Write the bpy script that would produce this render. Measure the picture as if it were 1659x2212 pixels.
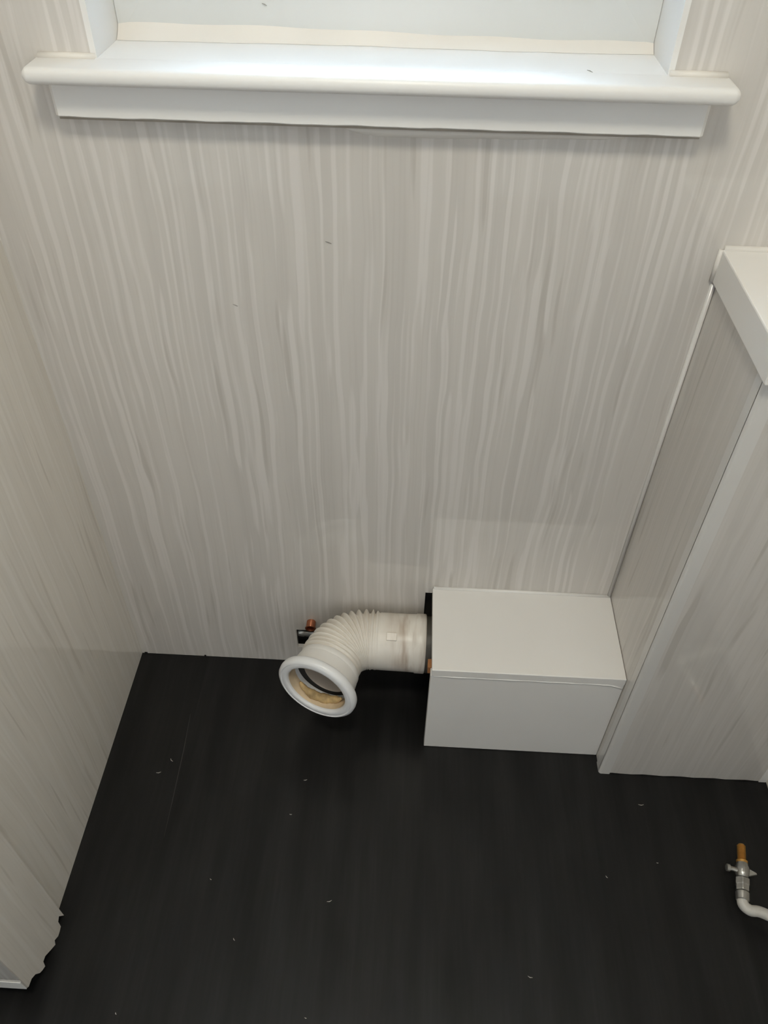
import bpy, bmesh, math, random
from mathutils import Vector, Matrix

for o in list(bpy.data.objects):
    bpy.data.objects.remove(o)
SC = bpy.context.scene
COL = SC.collection

# ---------------------------------------------------------------- camera
F, W = 1700.95, 1659.0
RM = ((0.9986219645, 0.0507547154, 0.0133465657),
      (0.0450807244, -0.6994146074, -0.7132930220),
      (-0.0268682013, 0.7129117517, -0.7007388486))
cam = bpy.data.cameras.new('camera')
co = bpy.data.objects.new('camera', cam)
COL.objects.link(co)
cam.sensor_fit = 'HORIZONTAL'
cam.sensor_width = 36.0
cam.lens = 36.0 * F / W
cam.clip_start = 0.02
r, d, f = (Vector(v) for v in RM)
co.matrix_world = Matrix(((r.x, -d.x, -f.x, 0.50745), (r.y, -d.y, -f.y, -0.89349),
                          (r.z, -d.z, -f.z, 1.3), (0, 0, 0, 1)))
SC.camera = co

# ---------------------------------------------------------------- world, lights, exposure
SC.view_settings.view_transform = 'Standard'
SC.view_settings.look = 'None'
SC.view_settings.gamma = 1.0
SC.view_settings.use_curve_mapping = False
SC.view_settings.exposure = 0.07
SC.cycles.max_bounces = 10
SC.cycles.diffuse_bounces = 6
wd = bpy.data.worlds.new('overcast sky')
SC.world = wd
wd.use_nodes = True
bgn = wd.node_tree.nodes['Background']
bgn.inputs['Color'].default_value = (0.57, 0.73, 1.0, 1)
bgn.inputs['Strength'].default_value = 32.0


def area(name, loc, direction, sx, sy, power, color, portal=False, shape='RECTANGLE'):
    l = bpy.data.lights.new(name, 'AREA')
    l.shape = shape
    l.size = sx
    if shape == 'RECTANGLE':
        l.size_y = sy
    l.energy = power
    l.color = color
    l.cycles.is_portal = portal
    o = bpy.data.objects.new(name, l)
    COL.objects.link(o)
    o.location = loc
    o.rotation_euler = Vector(direction).to_track_quat('-Z', 'Y').to_euler()
    return o


area('window_portal', (0.46, 0.215, 1.55), (0, -1, 0), 0.7, 1.1, 1.0, (1, 1, 1), portal=True)
area('doorway_daylight', (0.35, -2.24, 1.27), (0, 1, 0), 0.60, 1.30, 3.0, (0.93, 0.94, 0.97)).data.spread = math.radians(115)
area('ceiling_lamp_light', (0.48, -0.90, 2.28), (0, 0, -1), 0.30, 0.30, 12.4, (1.0, 0.94, 0.80), shape='DISK')


# ---------------------------------------------------------------- helpers
class MB:
    def __init__(self):
        self.v, self.f, self.smooth = [], [], False

    def box(self, x0, x1, y0, y1, z0, z1):
        n = len(self.v)
        self.v += [(x, y, z) for z in (z0, z1) for y in (y0, y1) for x in (x0, x1)]
        for q in ((0, 2, 3, 1), (4, 5, 7, 6), (0, 1, 5, 4), (2, 6, 7, 3), (0, 4, 6, 2), (1, 3, 7, 5)):
            self.f.append(tuple(n + i for i in q))
        return self

    def prism(self, pts, axis, a, b):
        """extrude the 2-D outline pts along an axis from a to b"""
        n, k = len(self.v), len(pts)
        for t in (a, b):
            for (p, q) in pts:
                self.v.append({'x': (t, p, q), 'y': (p, t, q), 'z': (p, q, t)}[axis])
        for i in range(k):
            j = (i + 1) % k
            self.f.append((n + i, n + j, n + k + j, n + k + i))
        self.f.append(tuple(n + i for i in range(k)))
        self.f.append(tuple(n + k + i for i in reversed(range(k))))
        return self

    def rings(self, rings, close=False, cap0=False, cap1=False):
        n, k, m = len(self.v), len(rings[0]), len(rings)
        for rg in rings:
            self.v += [tuple(p) for p in rg]
        for a in range(m if close else m - 1):
            b = (a + 1) % m
            for i in range(k):
                j = (i + 1) % k
                self.f.append((n + a * k + i, n + a * k + j, n + b * k + j, n + b * k + i))
        if cap0:
            self.f.append(tuple(n + i for i in reversed(range(k))))
        if cap1:
            self.f.append(tuple(n + (m - 1) * k + i for i in range(k)))
        return self

    def lathe(self, base, axis, prof, seg=24, cap0=True, cap1=True):
        a = Vector(axis).normalized()
        u = a.orthogonal().normalized()
        w = a.cross(u)
        b = Vector(base)
        return self.rings([[b + a * s + (u * math.cos(t) + w * math.sin(t)) * rr
                            for t in (2 * math.pi * i / seg for i in range(seg))] for (s, rr) in prof],
                          cap0=cap0, cap1=cap1)

    def tube(self, pts, rad, seg=16):
        pts = [Vector(p) for p in pts]
        rg, u = [], None
        for i, p in enumerate(pts):
            t = (pts[min(i + 1, len(pts) - 1)] - pts[max(i - 1, 0)]).normalized()
            u = t.orthogonal().normalized() if u is None else (u - t * u.dot(t)).normalized()
            w = t.cross(u)
            rr = rad[i] if isinstance(rad, (list, tuple)) else rad
            rg.append([p + (u * math.cos(a) + w * math.sin(a)) * rr
                       for a in (2 * math.pi * k / seg for k in range(seg))])
        return self.rings(rg, cap0=True, cap1=True)

    def build(self, name, mat, parent=None, smooth=False, bevel=0.0, seg=2, loc=None):
        bm = bmesh.new()
        vs = [bm.verts.new(p) for p in self.v]
        for q in self.f:
            try:
                bm.faces.new([vs[i] for i in q])
            except ValueError:
                pass
        bmesh.ops.recalc_face_normals(bm, faces=bm.faces)
        if bevel:
            ed = [e for e in bm.edges if len(e.link_faces) == 2 and e.calc_face_angle(0) > 0.6]
            bmesh.ops.bevel(bm, geom=ed, offset=bevel, segments=seg, affect='EDGES', profile=0.5)
        me = bpy.data.meshes.new(name)
        bm.to_mesh(me)
        bm.free()
        for p in me.polygons:
            p.use_smooth = bool(smooth)
        me.materials.append(mat)
        if smooth and smooth is not True:
            me.set_sharp_from_angle(angle=smooth)
        o = bpy.data.objects.new(name, me)
        COL.objects.link(o)
        if parent:
            o.parent = parent
        if loc:
            o.location = loc
        return o


def tag(o, label, cat, group=None):
    o['label'] = label
    o['category'] = cat
    if group:
        o['group'] = group
    return o


def struct(o):
    o['kind'] = 'structure'
    return o


def empty(name, loc=(0, 0, 0)):
    o = bpy.data.objects.new(name, None)
    o.empty_display_size = 0.05
    COL.objects.link(o)
    o.location = loc
    return o


# ---------------------------------------------------------------- materials
def lin(c):
    return tuple((x / 255 / 12.92 if x / 255 <= 0.04045 else ((x / 255 + 0.055) / 1.055) ** 2.4) for x in c) + (1,)


class Mat:
    def __init__(self, name):
        self.m = bpy.data.materials.new(name)
        self.m.use_nodes = True
        self.nt = self.m.node_tree
        self.b = self.nt.nodes['Principled BSDF']

    def n(self, kind, **kw):
        x = self.nt.nodes.new(kind)
        for k, v in kw.items():
            if k.startswith('i_'):
                x.inputs[k[2:].replace('_', ' ')].default_value = v
            else:
                setattr(x, k, v)
        return x

    def l(self, a, b):
        self.nt.links.new(a, b)

    def set(self, **kw):
        for k, v in kw.items():
            self.b.inputs[k.replace('_', ' ')].default_value = v
        return self


def coords(M, scale, kind='Object', loc=(0, 0, 0)):
    tc = M.n('ShaderNodeTexCoord')
    mp = M.n('ShaderNodeMapping')
    mp.inputs['Scale'].default_value = scale
    mp.inputs['Location'].default_value = loc
    M.l(tc.outputs[kind], mp.inputs['Vector'])
    return mp.outputs['Vector']


def ramp(M, fac, stops, interp='LINEAR'):
    rp = M.n('ShaderNodeValToRGB')
    rp.color_ramp.interpolation = interp
    e = rp.color_ramp.elements
    while len(e) < len(stops):
        e.new(0.5)
    for el, (p, c) in zip(e, stops):
        el.position, el.color = p, c
    M.l(fac, rp.inputs['Fac'])
    return rp.outputs['Color']


def mixc(M, fac, a, b, mode='MIX'):
    mx = M.n('ShaderNodeMix', data_type='RGBA', blend_type=mode)
    for s, v in ((mx.inputs['Factor'], fac), (mx.inputs['A'], a), (mx.inputs['B'], b)):
        if hasattr(v, 'links'):
            M.l(v, s)
        else:
            s.default_value = v
    return mx.outputs['Result']


def paint(name, c, rough=0.35, var=0.04, bump=0.0, scale=6.0):
    M = Mat(name)
    v = coords(M, (1, 1, 1))
    nz = M.n('ShaderNodeTexNoise', i_Scale=scale, i_Detail=4.0)
    M.l(v, nz.inputs['Vector'])
    a = lin(c)
    lo = tuple(x * (1 - var) for x in a[:3]) + (1,)
    hi = tuple(min(1, x * (1 + var)) for x in a[:3]) + (1,)
    M.l(ramp(M, nz.outputs['Fac'], [(0.3, lo), (0.7, hi)]), M.b.inputs['Base Color'])
    M.set(Roughness=rough)
    if bump:
        n2 = M.n('ShaderNodeTexNoise', i_Scale=60.0, i_Detail=3.0)
        M.l(v, n2.inputs['Vector'])
        bp = M.n('ShaderNodeBump', i_Strength=bump, i_Distance=0.002)
        M.l(n2.outputs['Fac'], bp.inputs['Height'])
        M.l(bp.outputs['Normal'], M.b.inputs['Normal'])
    return M.m


def panel_mat(name, off, base=(201, 196, 189), light=(209, 204, 198), dark=(184, 178, 170), k=1.0):
    """glossy wall cladding printed with wavering vertical grain"""
    M = Mat(name)
    v = coords(M, (1, 1, 1), loc=off)
    wob = M.n('ShaderNodeTexNoise', i_Scale=1.0, i_Detail=2.0)
    wm = M.n('ShaderNodeMapping')
    wm.inputs['Scale'].default_value = (9, 9, 3.6)
    M.l(v, wm.inputs['Vector'])
    M.l(wm.outputs['Vector'], wob.inputs['Vector'])
    sub = M.n('ShaderNodeVectorMath', operation='SUBTRACT')
    M.l(wob.outputs['Color'], sub.inputs[0])
    sub.inputs[1].default_value = (0.5, 0.5, 0.5)
    mul = M.n('ShaderNodeVectorMath', operation='MULTIPLY')
    M.l(sub.outputs[0], mul.inputs[0])
    mul.inputs[1].default_value = (0.020, 0.020, 0)
    add = M.n('ShaderNodeVectorMath', operation='ADD')
    M.l(v, add.inputs[0])
    M.l(mul.outputs[0], add.inputs[1])

    def streak(sx, sz, detail, lo, hi, c0, c1):
        mp = M.n('ShaderNodeMapping')
        mp.inputs['Scale'].default_value = (sx, sx, sz)
        M.l(add.outputs[0], mp.inputs['Vector'])
        nz = M.n('ShaderNodeTexNoise', i_Scale=1.0, i_Detail=detail, i_Roughness=0.5)
        M.l(mp.outputs['Vector'], nz.inputs['Vector'])
        return ramp(M, nz.outputs['Fac'], [(lo, c0), (hi, c1)])
    K0, K1 = (0, 0, 0, 1), (1, 1, 1, 1)
    col = mixc(M, streak(34, 1.2, 1.0, 0.38, 0.64, K0, K1), lin(base), tuple(x * 0.945 for x in lin(base)[:3]) + (1,))
    col = mixc(M, streak(130, 1.2, 0.5, 0.52, 0.62, K0, (k, k, k, 1)), col, lin(light))
    col = mixc(M, streak(240, 3.0, 1.0, 0.50, 0.80, K0, (0.35, 0.35, 0.35, 1)), col, lin(dark))
    col = mixc(M, streak(80, 3.4, 1.0, 0.65, 0.72, K0, (0.8, 0.8, 0.8, 1)), col, lin(dark))
    M.l(col, M.b.inputs['Base Color'])
    M.set(Roughness=0.045, IOR=1.56)
    return M.m


def floor_mat(name, off):
    M = Mat(name)
    v = coords(M, (1, 1, 1), loc=off)

    def nz(sx, sy, detail):
        mp = M.n('ShaderNodeMapping')
        mp.inputs['Scale'].default_value = (sx, sy, 1)
        M.l(v, mp.inputs['Vector'])
        t = M.n('ShaderNodeTexNoise', i_Scale=1.0, i_Detail=detail, i_Roughness=0.55)
        M.l(mp.outputs['Vector'], t.inputs['Vector'])
        return t.outputs['Fac']
    a = ramp(M, nz(26, 3.0, 3.0), [(0.35, (0.0040, 0.0040, 0.0038, 1)), (0.70, (0.0135, 0.0132, 0.0126, 1))])
    b = ramp(M, nz(190, 9, 2.0), [(0.35, (0.55, 0.55, 0.55, 1)), (0.68, (1.0, 1.0, 1.0, 1))])
    col = mixc(M, 0.6, a, b, 'MULTIPLY')
    M.l(col, M.b.inputs['Base Color'])
    rr = ramp(M, nz(14, 5, 3.0), [(0.3, (0.36, 0.36, 0.36, 1)), (0.7, (0.52, 0.52, 0.52, 1))])
    M.l(rr, M.b.inputs['Roughness'])
    M.set(IOR=1.34)
    return M.m


def simple(name, c, rough=0.4, metal=0.0):
    M = Mat(name)
    v = coords(M, (1, 1, 1))
    t = M.n('ShaderNodeTexNoise', i_Scale=90.0, i_Detail=3.0)
    M.l(v, t.inputs['Vector'])
    a = lin(c)
    M.l(ramp(M, t.outputs['Fac'], [(0.3, tuple(x * 0.8 for x in a[:3]) + (1,)), (0.7, a)]), M.b.inputs['Base Color'])
    M.set(Roughness=rough, Metallic=metal)
    return M.m


PANEL_A = panel_mat('streaked wall cladding', (0, 0, 0))
PANEL_B = panel_mat('streaked wall cladding offset', (3.1, 0.7, 1.3))
PANEL_L = panel_mat('streaked wall cladding lightened', (5.2, 1.7, 0.4), base=(225, 219, 209), light=(230, 225, 217), dark=(205, 198, 187), k=0.5)  # same cladding, colour raised to stand in for missing side light
PANEL_S = panel_mat('faintly streaked boxing cladding', (1.2, 4.7, 2.4), k=0.35)
GLOSS = paint('white gloss paint', (222, 220, 216), 0.4, 0.02, 0.05)
BOXW = paint('white board paint', (224, 221, 216), 0.38, 0.02, 0.06)
UPVC = paint('dull white window plastic', (202, 203, 200), 0.25, 0.015)
CAULK = paint('cream sealant', (216, 211, 203), 0.45, 0.04, 0.1)
CEIL = paint('white ceiling paint', (238, 236, 231), 0.7, 0.01)
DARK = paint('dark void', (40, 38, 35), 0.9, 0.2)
BLACK = paint('black sealant', (12, 12, 12), 0.5, 0.2)
FLOOR_A = floor_mat('black wood print vinyl', (0, 0, 0))
FLOOR_B = floor_mat('black wood print vinyl offset', (2.3, 1.1, 0))
COPPER = simple('dull copper', (196, 128, 96), 0.35, 0.9)
BRASS = simple('brass', (204, 156, 84), 0.4, 0.6)
CHROME = simple('tarnished chrome', (190, 188, 182), 0.3, 0.9)
WPIPE = simple('white painted pipe', (196, 192, 184), 0.4)
WOOD = simple('softwood batten', (150, 100, 58), 0.7)
SOIL = simple('dark grey soil pipe', (74, 70, 62), 0.5)
TRIMC = paint('pale grey trim plastic', (206, 203, 198), 0.15, 0.015)
DEPOSIT = paint('yellowed deposit', (196, 166, 116), 0.7, 0.45, 0.5, 55)
DOORM = paint('dark varnished door', (92, 74, 58), 0.5, 0.1)
SCUFF = paint('grey scuff', (62, 61, 58), 0.7, 0.1)
APRON_SHADE = paint('grey apron shade', (150, 142, 130), 0.6, 0.15, 0.0, 40)
STAINED = paint('tan stained plastic', (206, 186, 156), 0.5, 0.22, 0.0, 30)
SEALC = paint('grey rubber liner', (172, 160, 146), 0.5, 0.05)
FLECK = simple('white lint', (205, 200, 190), 0.8)

# ---------------------------------------------------------------- structure
XW = 1.162          # right wall
ZC = 2.35           # ceiling
YB = -2.25          # rear wall with the doorway
XL = -0.95          # wing wall beyond the left corner
WX0, WX1, WZ0, WZ1 = 0.168, 0.7535, 1.045, 2.05   # window opening


def panel_sheet(x0, x1, z0, z1, holes, name, mat, parent, yf=0.0, th=0.008):
    xs = sorted({x0, x1} | {h[k] for h in holes for k in (0, 1) if x0 < h[k] < x1})
    zs = sorted({z0, z1} | {h[k] for h in holes for k in (2, 3) if z0 < h[k] < z1})

    def solid(i, j):
        if not (0 <= i < len(xs) - 1 and 0 <= j < len(zs) - 1):
            return False
        cx, cz = (xs[i] + xs[i + 1]) / 2, (zs[j] + zs[j + 1]) / 2
        return not any(h[0] < cx < h[1] and h[2] < cz < h[3] for h in holes)
    mb, idx = MB(), {}

    def vid(i, j, b):
        if (i, j, b) not in idx:
            idx[(i, j, b)] = len(mb.v)
            mb.v.append((xs[i], yf + (th if b else 0), zs[j]))
        return idx[(i, j, b)]
    for i in range(len(xs) - 1):
        for j in range(len(zs) - 1):
            if not solid(i, j):
                continue
            for b in (0, 1):
                mb.f.append((vid(i, j, b), vid(i + 1, j, b), vid(i + 1, j + 1, b), vid(i, j + 1, b)))
            for (di, dj, p, q) in ((-1, 0, (i, j), (i, j + 1)), (1, 0, (i + 1, j), (i + 1, j + 1)),
                                   (0, -1, (i, j), (i + 1, j)), (0, 1, (i, j + 1), (i + 1, j + 1))):
                if not solid(i + di, j + dj):
                    mb.f.append((vid(*p, 0), vid(*q, 0), vid(*q, 1), vid(*p, 1)))
    return mb.build(name, mat, parent)


HOLES = [(WX0, WX1, WZ0, WZ1), (0.3127, 0.402, 0.046, 0.1013), (0.5495, 0.86, -0.01, 0.2276),
         (0.004, 0.0105, -0.01, 0.004), (0.1235, 0.1275, -0.01, 0.0045)]
back = MB()
for (a, b, c, e) in ((-0.12, WX0 - 0.006, 0, ZC), (WX1 + 0.006, XW + 0.1, 0, ZC), (WX0 - 0.006, WX1 + 0.006, 0, WZ0), (WX0 - 0.006, WX1 + 0.006, WZ1 + 0.006, ZC)):
    back.box(a, b, 0.0245, 0.25, c, e)
wall_back = struct(back.build('wall_back', DARK))
panel_sheet(-0.008, XW + 0.008, 0.0008, ZC, HOLES, 'wall_panel', PANEL_A, wall_back)
# dark battens space behind the sheets, kept as one backing frame round the edges
mb = MB().box(-0.008, 0.03, 0.0085, 0.0245, 0.13, ZC).box(XW - 0.03, XW + 0.008, 0.0085, 0.0245, 0.3, ZC)
mb.box(0.03, XW - 0.03, 0.0085, 0.0245, 0.30, 0.34)
mb.build('batten_frame', WOOD, wall_back)
# window reveal lining
rv = MB().box(WX0 - 0.0055, WX0 + 0.0004, -0.0004, 0.245, WZ0 + 0.0005, WZ1).box(WX1 - 0.0004, WX1 + 0.0055, -0.0004, 0.245, WZ0 + 0.0005, WZ1)
rv.box(WX0 - 0.0055, WX1 + 0.0055, -0.0004, 0.245, WZ1 - 0.0004, WZ1 + 0.0055)
rv.build('reveal_lining', GLOSS, wall_back)

# floor: dark screed and two vinyl sheets meeting in a faint lengthwise seam
floor = struct(MB().box(XL - 0.1, XW + 0.1, YB - 0.2, 0.25, -0.1, -0.0031).build('floor', DARK))
SX = 0.1335
MB().box(XL - 0.05, SX, YB, 0.0245, -0.003, 0.0).build('vinyl_sheet', FLOOR_B, floor)
MB().box(SX, XW + 0.02, YB, 0.0245, -0.003, 0.0).build('vinyl_sheet', FLOOR_A, floor)

MB().tube([(SX - 0.008, -0.13, 0.0001), (SX - 0.004, -0.20, 0.0002), (SX - 0.001, -0.30, 0.0002), (SX, -0.36, 0.0001)], [0.0002, 0.0005, 0.0004, 0.0001], 6).build('seam_scuff', SCUFF, floor)

# left wall: glossy sheet, then the torn end piece standing 12 mm proud, then the return
YE = -0.495
wl = struct(MB().box(-0.11, -0.03, -0.56, 0.0, 0.0, ZC).build('wall_left', DARK))
MB().box(-0.010, 0.0, YE, 0.0, 0.0008, ZC).build('wall_panel', PANEL_L, wl)
TORN = [(-0.4895, 0.004), (-0.497, 0.0225), (-0.5035, 0.0185), (-0.5048, 0.0022), (-0.5115, 0.0005), (-0.518, 0.0006),
        (-0.5262, 0.009), (-0.5298, 0.0008), (-0.540, 0.0115), (-0.5525, 0.0255), (-0.5600, 0.0262), (-0.5625, 0.0135),
        (-0.5690, 0.0185), (-0.5745, 0.0250), (-0.5800, 0.0395), (-0.5880, 0.0480), (-0.5985, 0.0492)]
mb = MB()
mb.prism(TORN + [(-0.5985, ZC), (-0.4895, ZC)], 'x', 0.0005, 0.012)
# mb.prism gives (x, y, z) with the outline in y-z
mb.build('torn_end_panel', PANEL_L, wl)['label'] = 'end sheet with a torn ragged bottom edge'
wr = struct(MB().box(XL - 0.1, -0.012, -0.57, -0.45, 0.0, ZC).build('wall_left_return', DARK))
MB().box(XL, 0.0115, -0.6, -0.5725, 0.0505, ZC).build('return_panel', PANEL_B, wr)
MB().box(XL, 0.0105, -0.6015, -0.6003, 0.0500, 0.078).build('bottom_strip', GLOSS, wr)
struct(MB().box(XL - 0.12, XL, YB, -0.6, 0, ZC).build('wall_left_wing', CEIL))
# right wall
wright = struct(MB().box(XW + 0.009, XW + 0.12, YB, 0.02, 0, ZC).build('wall_right', DARK))
MB().box(XW, XW + 0.0085, YB, -0.0005, 0.0008, ZC).build('wall_panel', PANEL_L, wright)
# rear wall with a doorway, ceiling
rear = MB().box(XL - 0.1, -0.06, YB - 0.12, YB, 0, ZC).box(0.76, XW + 0.12, YB - 0.12, YB, 0, ZC)
rear.box(-0.06, 0.76, YB - 0.12, YB, 2.02, ZC)
struct(rear.build('wall_rear', CEIL))
hall = MB().box(-0.06, 0.76, YB - 0.14, YB - 0.121, 0, 2.02)
struct(hall.build('door_1', DOORM))
struct(MB().box(XL - 0.1, XW + 0.12, YB - 0.12, 0.25, ZC, ZC + 0.1).build('ceiling', CEIL))

# sealant bead in the corner beside the boxing
def bead(name, pts, rad, mat, seg=8):
    return MB().tube(pts, rad, seg).build(name, mat, None, smooth=True)


struct(bead('trim_1', [(0.8672, -0.0012, 0.243), (0.8672, -0.0012, 0.835)], 0.0034, TRIMC))

# ---------------------------------------------------------------- window
win = struct(empty('window_1', (0.46, 0.1, WZ0)))


def wpart(mb, name, mat, **k):
    o = mb.build(name, mat, None, **k)
    o.parent = win
    o.matrix_parent_inverse = Matrix.Translation(-win.location)
    return o


YF, Y2, FW = 0.082, 0.150, 0.052
zb = WZ0 + 0.0165
x0, x1 = WX0 + 0.0008, WX1 - 0.0008
zt = WZ1 - 0.002
for pts in ([(x0, zb), (x1, zb), (x1 - FW * 0.86, zb + FW), (x0 + FW * 0.86, zb + FW)],
            [(x0, zt), (x1, zt), (x1 - FW * 0.86, zt - FW), (x0 + FW * 0.86, zt - FW)]):
    # rails: a face sloping back towards the glass, mitred ends
    mb = MB()
    n = len(mb.v)
    for k, (px, pz) in enumerate(pts):
        mb.v.append((px, YF + (0.004 if k >= 2 else 0), pz))
    for k, (px, pz) in enumerate(pts):
        mb.v.append((px, Y2, pz))
    mb.f += [(0, 1, 2, 3), (4, 5, 6, 7), (0, 1, 5, 4), (1, 2, 6, 5), (2, 3, 7, 6), (3, 0, 4, 7)]
    wpart(mb, 'frame_rail', UPVC)
for s, xa in ((1, x0), (-1, x1)):
    xi = xa + s * FW * 0.86
    mb = MB()
    for (px, py, pz) in ((xa, YF, zb), (xi, YF + 0.004, zb + FW), (xi, YF + 0.004, zt - FW), (xa, YF, zt)):
        mb.v.append((px, py, pz))
    for (px, pz) in ((xa, zb), (xi, zb + FW), (xi, zt - FW), (xa, zt)):
        mb.v.append((px, Y2, pz))
    mb.f += [(0, 1, 2, 3), (4, 5, 6, 7), (0, 1, 5, 4), (1, 2, 6, 5), (2, 3, 7, 6), (3, 0, 4, 7)]
    wpart(mb, 'frame_stile', UPVC)
xi0, xi1, zi0, zi1 = x0 + FW * 0.86, x1 - FW * 0.86, zb + FW, zt - FW
g = 0.0035
wpart(MB().box(xi0, xi1, 0.112, 0.120, zi0, zi0 + g).box(xi0, xi1, 0.112, 0.120, zi1 - g, zi1)
      .box(xi0, xi0 + g, 0.112, 0.120, zi0 + g, zi1 - g).box(xi1 - g, xi1, 0.112, 0.120, zi0 + g, zi1 - g), 'gasket', BLACK)
SB = 0.03
wpart(MB().box(xi0 + g, xi1 - g, 0.108, 0.14, zi0 + g, zi0 + SB).box(xi0 + g, xi1 - g, 0.108, 0.14, zi1 - SB, zi1 - g)
      .box(xi0 + g, xi0 + SB, 0.108, 0.14, zi0 + SB, zi1 - SB).box(xi1 - SB, xi1 - g, 0.108, 0.14, zi0 + SB, zi1 - SB),
      'sash', UPVC)
GM = Mat('window glass')
tr = GM.n('ShaderNodeBsdfTransparent')
tr.inputs['Color'].default_value = (0.93, 0.97, 0.96, 1)
gl = GM.n('ShaderNodeBsdfGlossy')
gl.inputs['Roughness'].default_value = 0.03
fr = GM.n('ShaderNodeFresnel', i_IOR=1.5)
ms = GM.n('ShaderNodeMixShader')
GM.l(fr.outputs[0], ms.inputs[0])
GM.l(tr.outputs[0], ms.inputs[1])
GM.l(gl.outputs[0], ms.inputs[2])
GM.l(ms.outputs[0], GM.nt.nodes['Material Output'].inputs['Surface'])
wpart(MB().box(xi0 + SB, xi1 - SB, 0.122, 0.126, zi0 + SB, zi1 - SB), 'pane', GM.m)
# sealant fillet along the foot of the bottom rail, a little wavy
random.seed(4)
rg = []
for i in range(61):
    t = i / 60
    x = x0 + (x1 - x0) * t
    a = 0.0125 + 0.002 * math.sin(9 * t + 1) + 0.0008 * math.sin(37 * t)
    h = 0.0150 - 0.004 * t + 0.0016 * math.sin(6 * t) + 0.0007 * math.sin(29 * t)
    rg.append([(x, YF + 0.001, zb - 0.0008), (x, YF - a, zb - 0.0008), (x, YF - a * 0.45, zb + h * 0.32), (x, YF - a * 0.1 + 0.001, zb + h * 0.75), (x, YF + 0.0035, zb + h)])
wpart(MB().rings(rg, cap0=True, cap1=True), 'sealant_fillet', CAULK, smooth=math.radians(60))

# ---------------------------------------------------------------- window sill: board with bullnose, apron below
sill = empty('window_sill', (0.456, -0.02, 1.005))


def spart(mb, name, mat, **k):
    o = mb.build(name, mat, None, **k)
    o.parent = sill
    o.matrix_parent_inverse = Matrix.Translation(-sill.location)
    return o


ZT, TH = 1.0605, 0.0165
R_ = TH / 2
prof = [(-0.0005, ZT - TH), (-0.0005, ZT)]
for i in range(13):
    a = math.radians(90 + 180 * i / 12)
    prof.append((-0.0345 + math.cos(a) * R_ * 0.95, ZT - R_ + math.copysign(abs(math.sin(a)) ** 0.8, math.sin(a)) * R_))
mb = MB()
SXL, SXR = 0.1075, 0.8125
# nosing, ends rounded by three shrinking sections
sections = [(SXL - 0.006, 0.55), (SXL - 0.0035, 0.85), (SXL, 1.0), (SXR, 1.0), (SXR + 0.0035, 0.85), (SXR + 0.006, 0.55)]
cy, cz = -0.018, ZT - R_
rg = [[(sx, cy + (py - cy) * (1 if py > -0.01 else (0.6 + 0.4 * s)), cz + (pz - cz) * s) for (py, pz) in prof] for (sx, s) in sections]
mb.rings(rg, cap0=True, cap1=True)
spart(mb, 'nosing', GLOSS, smooth=math.radians(38))
spart(MB().box(WX0 + 0.0005, WX1 - 0.0005, -0.0004, 0.0815, ZT - TH * 0.55, ZT), 'sill_board', GLOSS)
# sealant bead where the sill horns meet the wall
for a, b in ((SXL, WX0 - 0.001), (WX1 + 0.001, SXR)):
    spart(MB().tube([(a, -0.001, ZT + 0.0005), ((a + b) / 2, -0.001, ZT + 0.001), (b, -0.001, ZT + 0.0005)], 0.0042, 8),
          'sealant_bead', CAULK, smooth=True)
AX0, AX1, AZ0, AZ1 = 0.1165, 0.8000, 1.0065, ZT - TH + 0.001
apron = [(-0.0005, AZ0 + 0.0012), (-0.0005, AZ1), (-0.019, AZ1), (-0.0195, AZ0 + 0.0024), (-0.0182, AZ0 + 0.0012)]
secs = [(AX0 - 0.003, 0.25), (AX0, 0.8), (AX0 + 0.004, 1.0)]
N = 60
for i in range(1, N):
    secs.append((AX0 + 0.004 + (AX1 - AX0 - 0.008) * i / N, 1.0))
secs += [(AX1 - 0.004, 1.0), (AX1, 0.8), (AX1 + 0.003, 0.25)]
rg = []
for (sx, s) in secs:
    # paint runs: the lower arris wavers by a fraction of a millimetre
    wv = 0.0003 * math.sin(sx * 61) + 0.0002 * math.sin(sx * 143 + 2)
    rg.append([(sx, py * s if py < -0.001 else py, pz + (wv if pz < AZ0 + 0.004 else 0)) for (py, pz) in apron])
spart(MB().rings(rg, cap0=True, cap1=True), 'apron', GLOSS, smooth=math.radians(20))
spart(MB().box(AX0 + 0.002, AX1 - 0.002, -0.0135, -0.0006, AZ0 - 0.0024, AZ0 + 0.0012), 'shade_strip', APRON_SHADE)  # strip coloured dark to stand for the shade line under the apron
# smear of sealant on the cladding just under the apron
rg = []
for i in range(41):
    t = i / 40
    x = 0.424 + 0.30 * t
    h = 0.0078 * min(1, t * 7) ** 0.6 * (1 - 0.75 * t ** 2) + 0.0004 * math.sin(t * 23)
    h = max(h, 0.0004)
    zt_ = 0.9995
    rg.append([(x, 0.0004, zt_ + 0.001), (x, -0.0008, zt_), (x, -0.0007, zt_ - h), (x, 0.0004, zt_ - h - 0.0004)])
spart(MB().rings(rg, cap0=True, cap1=True), 'sealant_smear', CAULK, smooth=True)
tag(sill, 'white gloss painted window sill with rounded nosing and apron on streaked wall', 'window sill')

# ---------------------------------------------------------------- boxing in the right corner with its shelf
XR, FD, ZS = 0.8705, -0.2041, 0.8372
bx = empty('pipe_boxing', (1.0, -0.1, 0))


def part(parent, mb, name, mat, **k):
    o = mb.build(name, mat, None, **k)
    o.parent = parent
    o.matrix_parent_inverse = Matrix.Translation(-parent.location)
    return o


part(bx, MB().box(XR, XR + 0.009, FD + 0.002, -0.0005, 0.0008, ZS - 0.0005), 'side_panel', PANEL_S)
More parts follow.
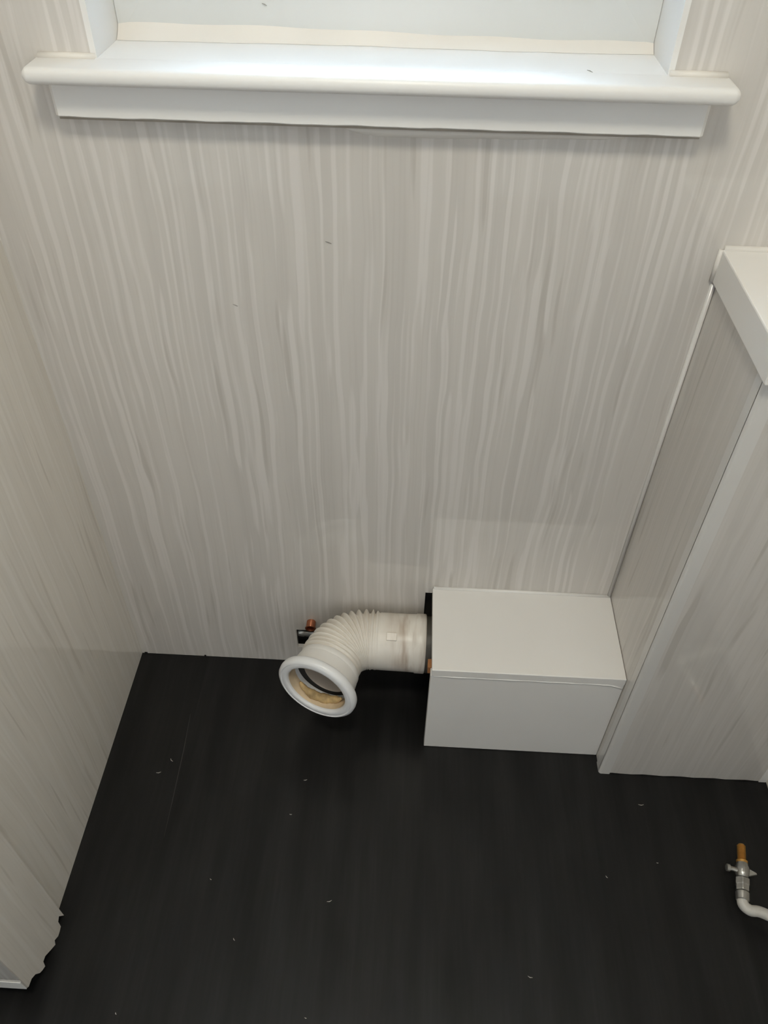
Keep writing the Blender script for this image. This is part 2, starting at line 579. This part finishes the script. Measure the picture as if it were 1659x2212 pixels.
# front sheet with slightly wavering bottom edge
bot = []
for i in range(17):
    x = XR + 0.0045 + (XW - 0.001 - XR - 0.0045) * i / 16
    bot.append((x, 0.0018 + 0.0009 * math.sin(i * 1.9) + (0.0005 if i % 3 else 0)))
mb = MB().prism(bot + [(XW - 0.001, ZS - 0.0005), (XR + 0.0045, ZS - 0.0005)], 'y', FD, FD + 0.008)
part(bx, mb, 'front_panel', PANEL_S)
tr_ = [(XR - 0.0012, FD + 0.020), (XR - 0.0012, FD + 0.003)]
for i in range(7):
    a = math.radians(180 + 90 * i / 6)
    tr_.append((XR + 0.0040 + math.cos(a) * 0.0052, FD + 0.0040 + math.sin(a) * 0.0052))
tr_ += [(XR + 0.018, FD - 0.0012), (XR + 0.018, FD - 0.0001), (XR + 0.005, FD - 0.0001), (XR - 0.0001, FD + 0.004), (XR - 0.0001, FD + 0.020)]
part(bx, MB().prism(tr_, 'z', 0.0003, ZS - 0.0006), 'corner_trim', TRIMC, smooth=math.radians(40))
part(bx, MB().box(XW - 0.0130, XW - 0.0005, FD - 0.0012, FD - 0.0001, 0.0003, ZS - 0.001), 'edge_trim', GLOSS)
tag(bx, 'tall streaked panel boxing in the right corner beneath the white shelf', 'boxing')

shelf = empty('corner_shelf', (1.0, -0.1, ZS))
XS = 0.8645
mb = MB().box(XS, XW - 0.001, -0.2165, -0.001, ZS, ZS + 0.0417)
part(shelf, mb, 'shelf_board', BOXW, bevel=0.0018, seg=2)
part(shelf, MB().tube([(XS + 0.002, -0.0015, ZS + 0.0420), (1.0, -0.0015, ZS + 0.0425), (XW - 0.003, -0.0015, ZS + 0.0420)], 0.0045, 8),
     'sealant_bead', CAULK, smooth=True)
part(shelf, MB().tube([(XS - 0.001, -0.002, ZS + 0.002), (XS - 0.001, -0.002, ZS + 0.041)], 0.0032, 8), 'end_sealant', CAULK, smooth=True)
tag(shelf, 'white painted shelf board capping the corner boxing at the right edge', 'shelf')

# ---------------------------------------------------------------- low white pipe box beside the connector
BX0, BX1, BD, BH = 0.5615, XR - 0.0006, -0.1716, 0.2424
pb = empty('pipe_cover_box', (0.715, -0.09, 0))
TB = 0.017
part(pb, MB().box(BX0, BX1, BD, -0.0015, BH - TB, BH), 'top_board', BOXW, bevel=0.0012, seg=2)
part(pb, MB().box(BX0 - 0.0015, BX1, BD + 0.0012, BD + 0.0165, 0.0012, BH - TB - 0.0004), 'front_board', BOXW, bevel=0.0010, seg=2)
pts = []
for i in range(31):
    t = i / 30
    z = BH - TB - 0.0004 - (0.0 if t < 0.93 else (t - 0.93) * 0.13)
    pts.append((BX0 + 0.004 + (BX1 - BX0 - 0.006) * t, BD + 0.0008, z + 0.0003 * math.sin(t * 40)))
part(pb, MB().tube(pts, [0.0012 + 0.0006 * math.sin(k * 0.4) ** 2 for k in range(31)], 6), 'sealant_line', GLOSS, smooth=True)
part(pb, MB().tube([(BX0 + 0.002, -0.0016, BH + 0.0002), (0.72, -0.0016, BH + 0.0008), (BX1 - 0.002, -0.0016, BH + 0.0002)], 0.0034, 8),
     'sealant_bead', BOXW, smooth=True)
part(pb, MB().box(BX0 - 0.0060, BX0 + 0.16, BD + 0.0172, BD + 0.034, BH - TB - 0.0180, BH - TB - 0.0006), 'batten', WOOD,
     bevel=0.0008, seg=1)['label'] = 'raw orange brown wood batten end'
tag(pb, 'low white painted box on the black floor covering the pipe by the corner', 'box')

# ---------------------------------------------------------------- soil pipe inside the box
PC = Vector((0.553, -0.0580, 0.1562))
sp = MB().lathe((0.5495, PC.y, PC.z - 0.002), (1, 0, 0), [(0, 0.0435), (0.0, 0.0500), (0.020, 0.0500), (0.022, 0.0475), (0.300, 0.0475)], 40,
                cap0=True, cap1=True).build('soil_pipe', SOIL, None, smooth=math.radians(35))
tag(sp, 'dark grey soil pipe end between the white connector and the white box', 'pipe')

# ---------------------------------------------------------------- flexible pan connector
d0 = Vector((-1, 0, 0.02)).normalized()
d1 = Vector((-0.34, -0.93, 0.03)).normalized()
axis = d0.cross(d1).normalized()
theta = d0.angle(d1)
RB, L0, L1 = 0.064, 0.0965, 0.0745
PATH_END = L0 + RB * theta + L1


def frame(s):
    """centre, tangent and outward normal of the bend at arc length s"""
    side = axis.cross(d0).normalized()          # towards the inside of the bend
    if s <= L0:
        return PC + d0 * s, d0, -side
    c = PC + d0 * L0 + side * RB
    t = min((s - L0) / RB, theta)
    rot = Matrix.Rotation(t, 3, axis)
    p = c + rot @ (-side * RB)
    tg = rot @ d0
    if s > L0 + RB * theta:
        p = p + d1 * (s - L0 - RB * theta)
    return p, tg, rot @ (-side)


pcn = empty('pan_connector', (0.44, -0.10, 0.10))
SEG = 56
S_RIB0, S_RIB1, NR = 0.078, L0 + RB * theta + 0.020, 14


def outer_ring(s, rad, rib=0.0, inner=0.35):
    p, t, n = frame(s)
    b = t.cross(n).normalized()
    out = []
    for k in range(SEG):
        a = 2 * math.pi * k / SEG
        # ribs open along the outside of the bend and close up along the inside
        wgt = inner + (1 - inner) * (0.5 + 0.5 * math.cos(a))
        rr = rad + rib * wgt
        out.append(p + (n * math.cos(a) + b * math.sin(a)) * rr)
    return out


rings = [outer_ring(0.0, 0.0475), outer_ring(0.0, 0.0515), outer_ring(0.0012, 0.0525), outer_ring(0.016, 0.0525), outer_ring(0.018, 0.0512), outer_ring(0.030, 0.0508),
         outer_ring(0.0775, 0.0506)]
n = NR * 8
for i in range(n + 1):
    s = S_RIB0 + (S_RIB1 - S_RIB0) * i / n
    ph = math.cos(2 * math.pi * i / 8)
    env = min(1, i / 14, (n - i) / 10 + 0.2)
    rings.append(outer_ring(s, 0.0505 + 0.002 * i / n, 0.0050 * ph * env, 0.03))
body = MB().rings(rings)
# inner skin so that the wall has thickness
inn = [outer_ring(S_RIB1 - (S_RIB1 - 0.0) * i / 30, 0.0475 + (0.0010 if i == 0 else 0)) for i in range(31)]
body.rings(inn)

BM = Mat('aged white plastic')
v = coords(BM, (1, 1, 1))
nz = BM.n('ShaderNodeTexNoise', i_Scale=22.0, i_Detail=4.0)
BM.l(v, nz.inputs['Vector'])
st = BM.n('ShaderNodeTexNoise', i_Scale=1.0, i_Detail=3.0)
mp = BM.n('ShaderNodeMapping')
mp.inputs['Scale'].default_value = (60, 9, 9)
BM.l(v, mp.inputs['Vector'])
BM.l(mp.outputs['Vector'], st.inputs['Vector'])
sx = BM.n('ShaderNodeSeparateXYZ')
BM.l(v, sx.inputs[0])
mr = BM.n('ShaderNodeMapRange', interpolation_type='SMOOTHSTEP')
mr.inputs['From Min'].default_value = 0.475
mr.inputs['From Max'].default_value = 0.525
BM.l(sx.outputs['X'], mr.inputs['Value'])
stain = ramp(BM, st.outputs['Fac'], [(0.42, (0, 0, 0, 1)), (0.72, (1, 1, 1, 1))])
mm = BM.n('ShaderNodeMath', operation='MULTIPLY')
BM.l(stain, mm.inputs[0])
BM.l(mr.outputs[0], mm.inputs[1])
basec = ramp(BM, nz.outputs['Fac'], [(0.3, lin((214, 207, 196))), (0.7, lin((226, 220, 210)))])
BM.l(mixc(BM, mm.outputs[0], basec, lin((150, 124, 98))), BM.b.inputs['Base Color'])
BM.set(Roughness=0.38)
part(pcn, body, 'corrugated_sleeve', BM.m, smooth=math.radians(70))

# small moulded tab on the upper side of the straight run
p, t, n_ = frame(0.060)
up = (Vector((0, -0.45, 0.9)) - t * Vector((0, -0.45, 0.9)).dot(t)).normalized()
sd = t.cross(up)
mb = MB()
for hgt in (0.0495, 0.0530):
    for (da, db) in ((-0.009, -0.007), (0.009, -0.007), (0.009, 0.007), (-0.009, 0.007)):
        mb.v.append(tuple(p + t * da + sd * db + up * hgt))
mb.f += [(0, 1, 2, 3), (4, 5, 6, 7), (0, 1, 5, 4), (1, 2, 6, 5), (2, 3, 7, 6), (3, 0, 4, 7)]
part(pcn, mb, 'moulded_tab', BM.m, bevel=0.0010, seg=2)

# plain cuff between the ribs and the flange
E0 = S_RIB1 - 0.002
E1 = PATH_END - 0.016
cuff = MB().rings([outer_ring(E0, 0.0500), outer_ring(E0, 0.0535), outer_ring(E0 + 0.002, 0.0548), outer_ring(E0 + 0.0105, 0.0552), outer_ring(E0 + 0.0115, 0.0546), outer_ring(E0 + 0.0130, 0.0562),
                   outer_ring(E1 - 0.003, 0.0590), outer_ring(E1 + 0.004, 0.0600), outer_ring(E1 + 0.004, 0.0540), outer_ring(E0, 0.0500)])
part(pcn, cuff, 'cuff', BOXW, smooth=math.radians(35))
# flange: thick rolled rim
RO, RI = 0.0715, 0.0530
pr = [(E1, 0.0598), (E1 + 0.0006, RO - 0.003), (E1 + 0.003, RO - 0.0008), (E1 + 0.007, RO), (E1 + 0.0125, RO - 0.0006), (E1 + 0.0155, RO - 0.0035),
      (E1 + 0.0165, RO - 0.006), (E1 + 0.0150, RO - 0.0072), (E1 + 0.0158, RO - 0.0085), (E1 + 0.0160, RI + 0.004), (E1 + 0.0148, RI + 0.0012), (E1 + 0.012, RI), (E1 - 0.004, RI - 0.0002),
      (E1 - 0.018, RI - 0.002), (E1 - 0.018, RI + 0.001), (E1, RI + 0.002)]
RIMM = paint('white rim plastic', (226, 226, 226), 0.3, 0.02)
part(pcn, MB().rings([outer_ring(s, rr) for s, rr in pr], close=True), 'flange', RIMM, smooth=math.radians(45))['label'] = 'white flange ring round the open mouth'
# dark ring gap and grey inner sleeve seen down the mouth
E2 = E1 - 0.018


def off_ring(s, rad, du, dv):
    p, t, n = frame(s)
    b = t.cross(n).normalized()
    return [p + n * (math.cos(a) * rad + du) + b * (math.sin(a) * rad + dv) for a in (2 * math.pi * k / SEG for k in range(SEG))]


p, t, n_ = frame(E2)
b_ = t.cross(n_).normalized()
OFV = Vector((0.0050, 0, 0.0052))
OF = (OFV.dot(n_), OFV.dot(b_))
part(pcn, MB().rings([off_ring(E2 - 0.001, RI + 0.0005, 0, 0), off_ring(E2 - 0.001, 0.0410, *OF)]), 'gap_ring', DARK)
part(pcn, MB().rings([off_ring(E2 + 0.0005, RI - 0.0012, 0, 0), off_ring(E1 + 0.0105, RI - 0.0004, 0, 0)]), 'stained_lip', STAINED, smooth=True)
# grey lining collar set back inside the mouth
lin_r = [off_ring(E2 - 0.030, 0.0405, *OF), off_ring(E2 + 0.001, 0.0405, *OF), off_ring(E2 + 0.002, 0.0415, *OF), off_ring(E2 + 0.001, 0.0425, *OF), off_ring(E2 - 0.030, 0.0425, *OF)]
part(pcn, MB().rings(lin_r, close=True), 'inner_sleeve', SEALC, smooth=math.radians(50))
# yellowed residue lying along the lower inside of the mouth
p, t, n_ = frame(E1)
b_ = t.cross(n_).normalized()
down = Vector((0, 0, -1))
ang0 = math.atan2(down.dot(b_), down.dot(n_))
random.seed(9)
pts, rad = [], []
for i in range(29):
    u = i / 28
    a = ang0 + (u - 0.5) * 2.05
    rr = 0.0470 - 0.0015 * math.sin(u * 8)
    pts.append(p + t * (-0.004 + 0.0025 * math.sin(u * 7)) + (n_ * math.cos(a) + b_ * math.sin(a)) * rr)
    rad.append((0.0022 + 0.0060 * math.sin(math.pi * u) ** 0.8) * (1 + 0.10 * math.sin(i * 0.9) + 0.06 * math.sin(i * 2.3)))
part(pcn, MB().tube(pts, rad, 10), 'residue', DEPOSIT, smooth=True)['label'] = 'yellowed residue along the lower lip inside the mouth'
tag(pcn, 'white ribbed flexible toilet pan connector bending out from the low white box', 'pipe')

# ---------------------------------------------------------------- copper stub and fitting in the wall cut-out
cp = empty('copper_pipe_stub', (0.343, 0.0, 0.128))
part(cp, MB().lathe((0.3425, 0.004, 0.1275), (0, -1, -0.10), [(0, 0.0084), (0.018, 0.0086), (0.018, 0.0074), (0.008, 0.0072)], 24),
     'tube', COPPER, smooth=math.radians(40))
part(cp, MB().lathe((0.3425, -0.0128, 0.1258), (0, -1, -0.10), [(0, 0.0086), (0.0004, 0.0100), (0.002, 0.0100), (0.0024, 0.0088), (0.0024, 0.0076), (0, 0.0074)], 24,
                    cap0=False, cap1=False), 'rim', COPPER, smooth=math.radians(40))
tag(cp, 'short copper pipe stub poking from the wall above the dark cut-out', 'pipe')
ft = empty('pipe_fitting', (0.33, 0.008, 0.075))
part(ft, MB().lathe((0.3142, 0.012, 0.079), (1, -0.06, 0.0), [(0, 0.0068), (0.0005, 0.0078), (0.002, 0.0082), (0.011, 0.0082), (0.0125, 0.0074), (0.030, 0.0074)], 24),
     'cap', CHROME, smooth=math.radians(40))
part(ft, MB().lathe((0.345, 0.010, 0.079), (1, -0.06, 0), [(0, 0.0105), (0.012, 0.0105), (0.014, 0.008), (0.040, 0.008)], 6), 'nut', SOIL)
part(ft, MB().tube([(0.352, 0.014, 0.075), (0.352, 0.0145, 0.05), (0.352, 0.015, 0.030)], 0.0075, 14), 'tail', SOIL, smooth=True)
tag(ft, 'dull chrome pipe fitting inside the dark wall cut-out', 'pipe fitting')

# ---------------------------------------------------------------- isolating valve on a white pipe near the right wall
vz = 0.035
vv = empty('isolating_valve', (1.06, -0.39, vz))
A = Vector((1.0715, -0.336, vz + 0.002))
B = Vector((1.0655, -0.3665, vz))
Cc = Vector((1.0655, -0.383, vz))
D = Vector((1.0560, -0.4040, vz))
E_ = Vector((1.0520, -0.4260, vz - 0.002))
dirv = (A - B).normalized()
# brass tail with thread rings
pf = [(0, 0.0085), (0.006, 0.0088), (0.0075, 0.0064)]
s = 0.008
for i in range(11):
    pf += [(s, 0.0050), (s + 0.0010, 0.0067)]
    s += 0.0021
pf += [(s, 0.0052), (s + 0.0015, 0.0045)]
part(vv, MB().lathe(B, dirv, pf, 20), 'threaded_tail', BRASS, smooth=math.radians(30))['label'] = 'brass threaded tail'
dv = (B - D).normalized()
part(vv, MB().lathe(D + dv * 0.018, dv, [(0, 0.0075), (0.003, 0.0095), (0.007, 0.0105), (0.016, 0.0108), (0.020, 0.0092), (0.0225, 0.0088)], 24),
     'valve_body', CHROME, smooth=math.radians(40))
part(vv, MB().lathe(D - dv * 0.004, dv, [(0, 0.009), (0.001, 0.0106), (0.009, 0.0106), (0.0105, 0.0115), (0.0195, 0.0115), (0.0205, 0.0098)], 6),
     'compression_nut', CHROME, bevel=0.0006, seg=1)
part(vv, MB().lathe(D - dv * 0.018, dv, [(0, 0.0085), (0.001, 0.0098), (0.012, 0.0104), (0.0135, 0.009)], 24), 'olive_collar', CHROME, smooth=math.radians(40))
K = Cc + Vector((-0.010, 0.006, 0.002))
part(vv, MB().tube([K, K + Vector((-0.006, 0.002, 0.001)), K + Vector((-0.012, 0.003, 0.002))], [0.0040, 0.0036, 0.0036], 12).lathe(
    K + Vector((-0.0125, 0.003, 0.002)), (-1, 0.12, 0.1), [(0, 0.0045), (0.0005, 0.0056), (0.005, 0.0056), (0.006, 0.004)], 16), 'screw_stem', CHROME, smooth=math.radians(40))
part(vv, MB().prism([(1.0690, -0.3700), (1.0835, -0.3785), (1.0850, -0.3815), (1.0690, -0.3850)], 'z', vz - 0.003, vz + 0.003), 'drain_spur', CHROME,
     bevel=0.0015, seg=2)
pts = [D - dv * 0.006]
ctrl = [Vector((1.0525, -0.4160, vz)), Vector((1.0515, -0.4265, vz - 0.001)), Vector((1.0600, -0.4340, vz - 0.002)), Vector((1.0720, -0.4350, vz - 0.002)),
        Vector((1.0850, -0.4400, vz - 0.001)), Vector((1.1100, -0.4520, vz)), Vector((1.1400, -0.4580, vz)), Vector((XW + 0.004, -0.4600, vz))]
P = pts + ctrl
sm = []
for i in range(len(P) - 1):
    p0, p1, p2, p3 = P[max(i - 1, 0)], P[i], P[i + 1], P[min(i + 2, len(P) - 1)]
    for k in range(6):
        t = k / 6
        sm.append(0.5 * ((2 * p1) + (p2 - p0) * t + (2 * p0 - 5 * p1 + 4 * p2 - p3) * t * t + (3 * p1 - p0 - 3 * p2 + p3) * t ** 3))
sm.append(P[-1])
part(vv, MB().tube(sm, 0.0082, 18), 'bent_pipe', WPIPE, smooth=True)['label'] = 'white bent supply pipe'
tag(vv, 'small tarnished valve with brass threaded tail on a bent white pipe above the floor', 'valve')

# ---------------------------------------------------------------- lint on the floor
FL = [(0.0964, -0.2491, .008, 'thin white lint curl on the floor near the far left corner, lower of two'),
      (0.1125, -0.2244, .007, 'thin white lint curl on the floor near the far left corner, upper of two'),
      (0.4168, -0.4459, .0075, 'largest white lint curl in the middle of the open black floor'),
      (0.3548, -0.2480, .006, 'short white lint dash on the floor just in front of the pan connector mouth'),
      (0.3373, -0.3105, .004, 'small white lint speck second in front of the pan connector mouth'),
      (0.2244, -0.4229, .003, 'round white lint speck on the floor left of the middle'),
      (0.9345, -0.2601, .009, 'slanting white lint hair on the floor close to the tall corner boxing'),
      (0.9431, -0.3572, .003, 'white lint dot on the floor between the tall boxing and the valve, right one'),
      (0.8567, -0.3840, .004, 'white lint dot on the floor left of the valve, left one of a pair'),
      (0.7222, -0.5353, .007, 'pale lint curl on the near floor at the lower right'),
      (0.3984, -0.6045, .003, 'white lint dot on the near floor at the bottom middle edge'),
      (0.1282, -0.6134, .003, 'white lint dot on the near floor at the bottom left'),
      (0.2776, -0.5082, .004, 'faint white lint speck on the near floor left of the largest curl')]
for i, (x, y, L, lab) in enumerate(FL):
    random.seed(i + 20)
    a = random.uniform(-0.9, 0.5)
    u = Vector((math.cos(a), math.sin(a), 0))
    w = Vector((-u.y, u.x, 0))
    mb = MB().tube([-u * L / 2 + w * L * 0.22 + Vector((0, 0, .0006)), Vector((0, 0, .0009)), u * L / 2 + w * L * 0.1 + Vector((0, 0, .0006))], [0.0003, 0.00055, 0.0003], 6)
    tag(mb.build('lint_fleck', FLECK, None, smooth=True, loc=(x, y, 0)), lab, 'fleck', 'lint flecks on the floor')

# ---------------------------------------------------------------- loose hairs stuck to the wall, the sill and the window frame
HAIR = simple('dark grey hair', (138, 132, 124), 0.7)
for (p0, p1, lab) in (((0.3977, -0.0005, 0.8706), (0.4048, -0.0005, 0.8680), 'short dark hair stuck on the streaked wall, upper one'),
                      ((0.2755, -0.0005, 0.7817), (0.2818, -0.0005, 0.7793), 'short dark hair stuck on the streaked wall, lower left one'),
                      ((0.6729, 0.0076, 1.0609), (0.6775, 0.0002, 1.0609), 'short dark hair lying on the white sill board'),
                      ((0.3293, 0.0835, 1.0956), (0.3346, 0.0835, 1.0936), 'short dark hair on the white window frame rail')):
    a, b = Vector(p0), Vector(p1)
    tag(MB().tube([a, (a + b) / 2 + Vector((0, -0.0002, 0.0003)), b], [0.0002, 0.0004, 0.0002], 6).build('stray_hair', HAIR, None, smooth=True), lab, 'hair',
        'stray hairs on the wall and window')

# ---------------------------------------------------------------- ceiling lamp (above the frame)
lamp = empty('ceiling_lamp', (0.50, -0.90, ZC))
part(lamp, MB().lathe((0.50, -0.90, ZC - 0.0005), (0, 0, -1), [(0, 0.17), (0.03, 0.17), (0.035, 0.165)], 40), 'base', GLOSS, smooth=math.radians(40))
LM = Mat('lit diffuser')
LM.set(Emission_Color=(1.0, 0.94, 0.80, 1), Emission_Strength=1.5)
part(lamp, MB().lathe((0.50, -0.90, ZC - 0.0356), (0, 0, -1), [(0, 0.16), (0.015, 0.15), (0.022, 0.10)], 40), 'diffuser', LM.m, smooth=True)
tag(lamp, 'round white ceiling lamp above the window alcove', 'lamp')
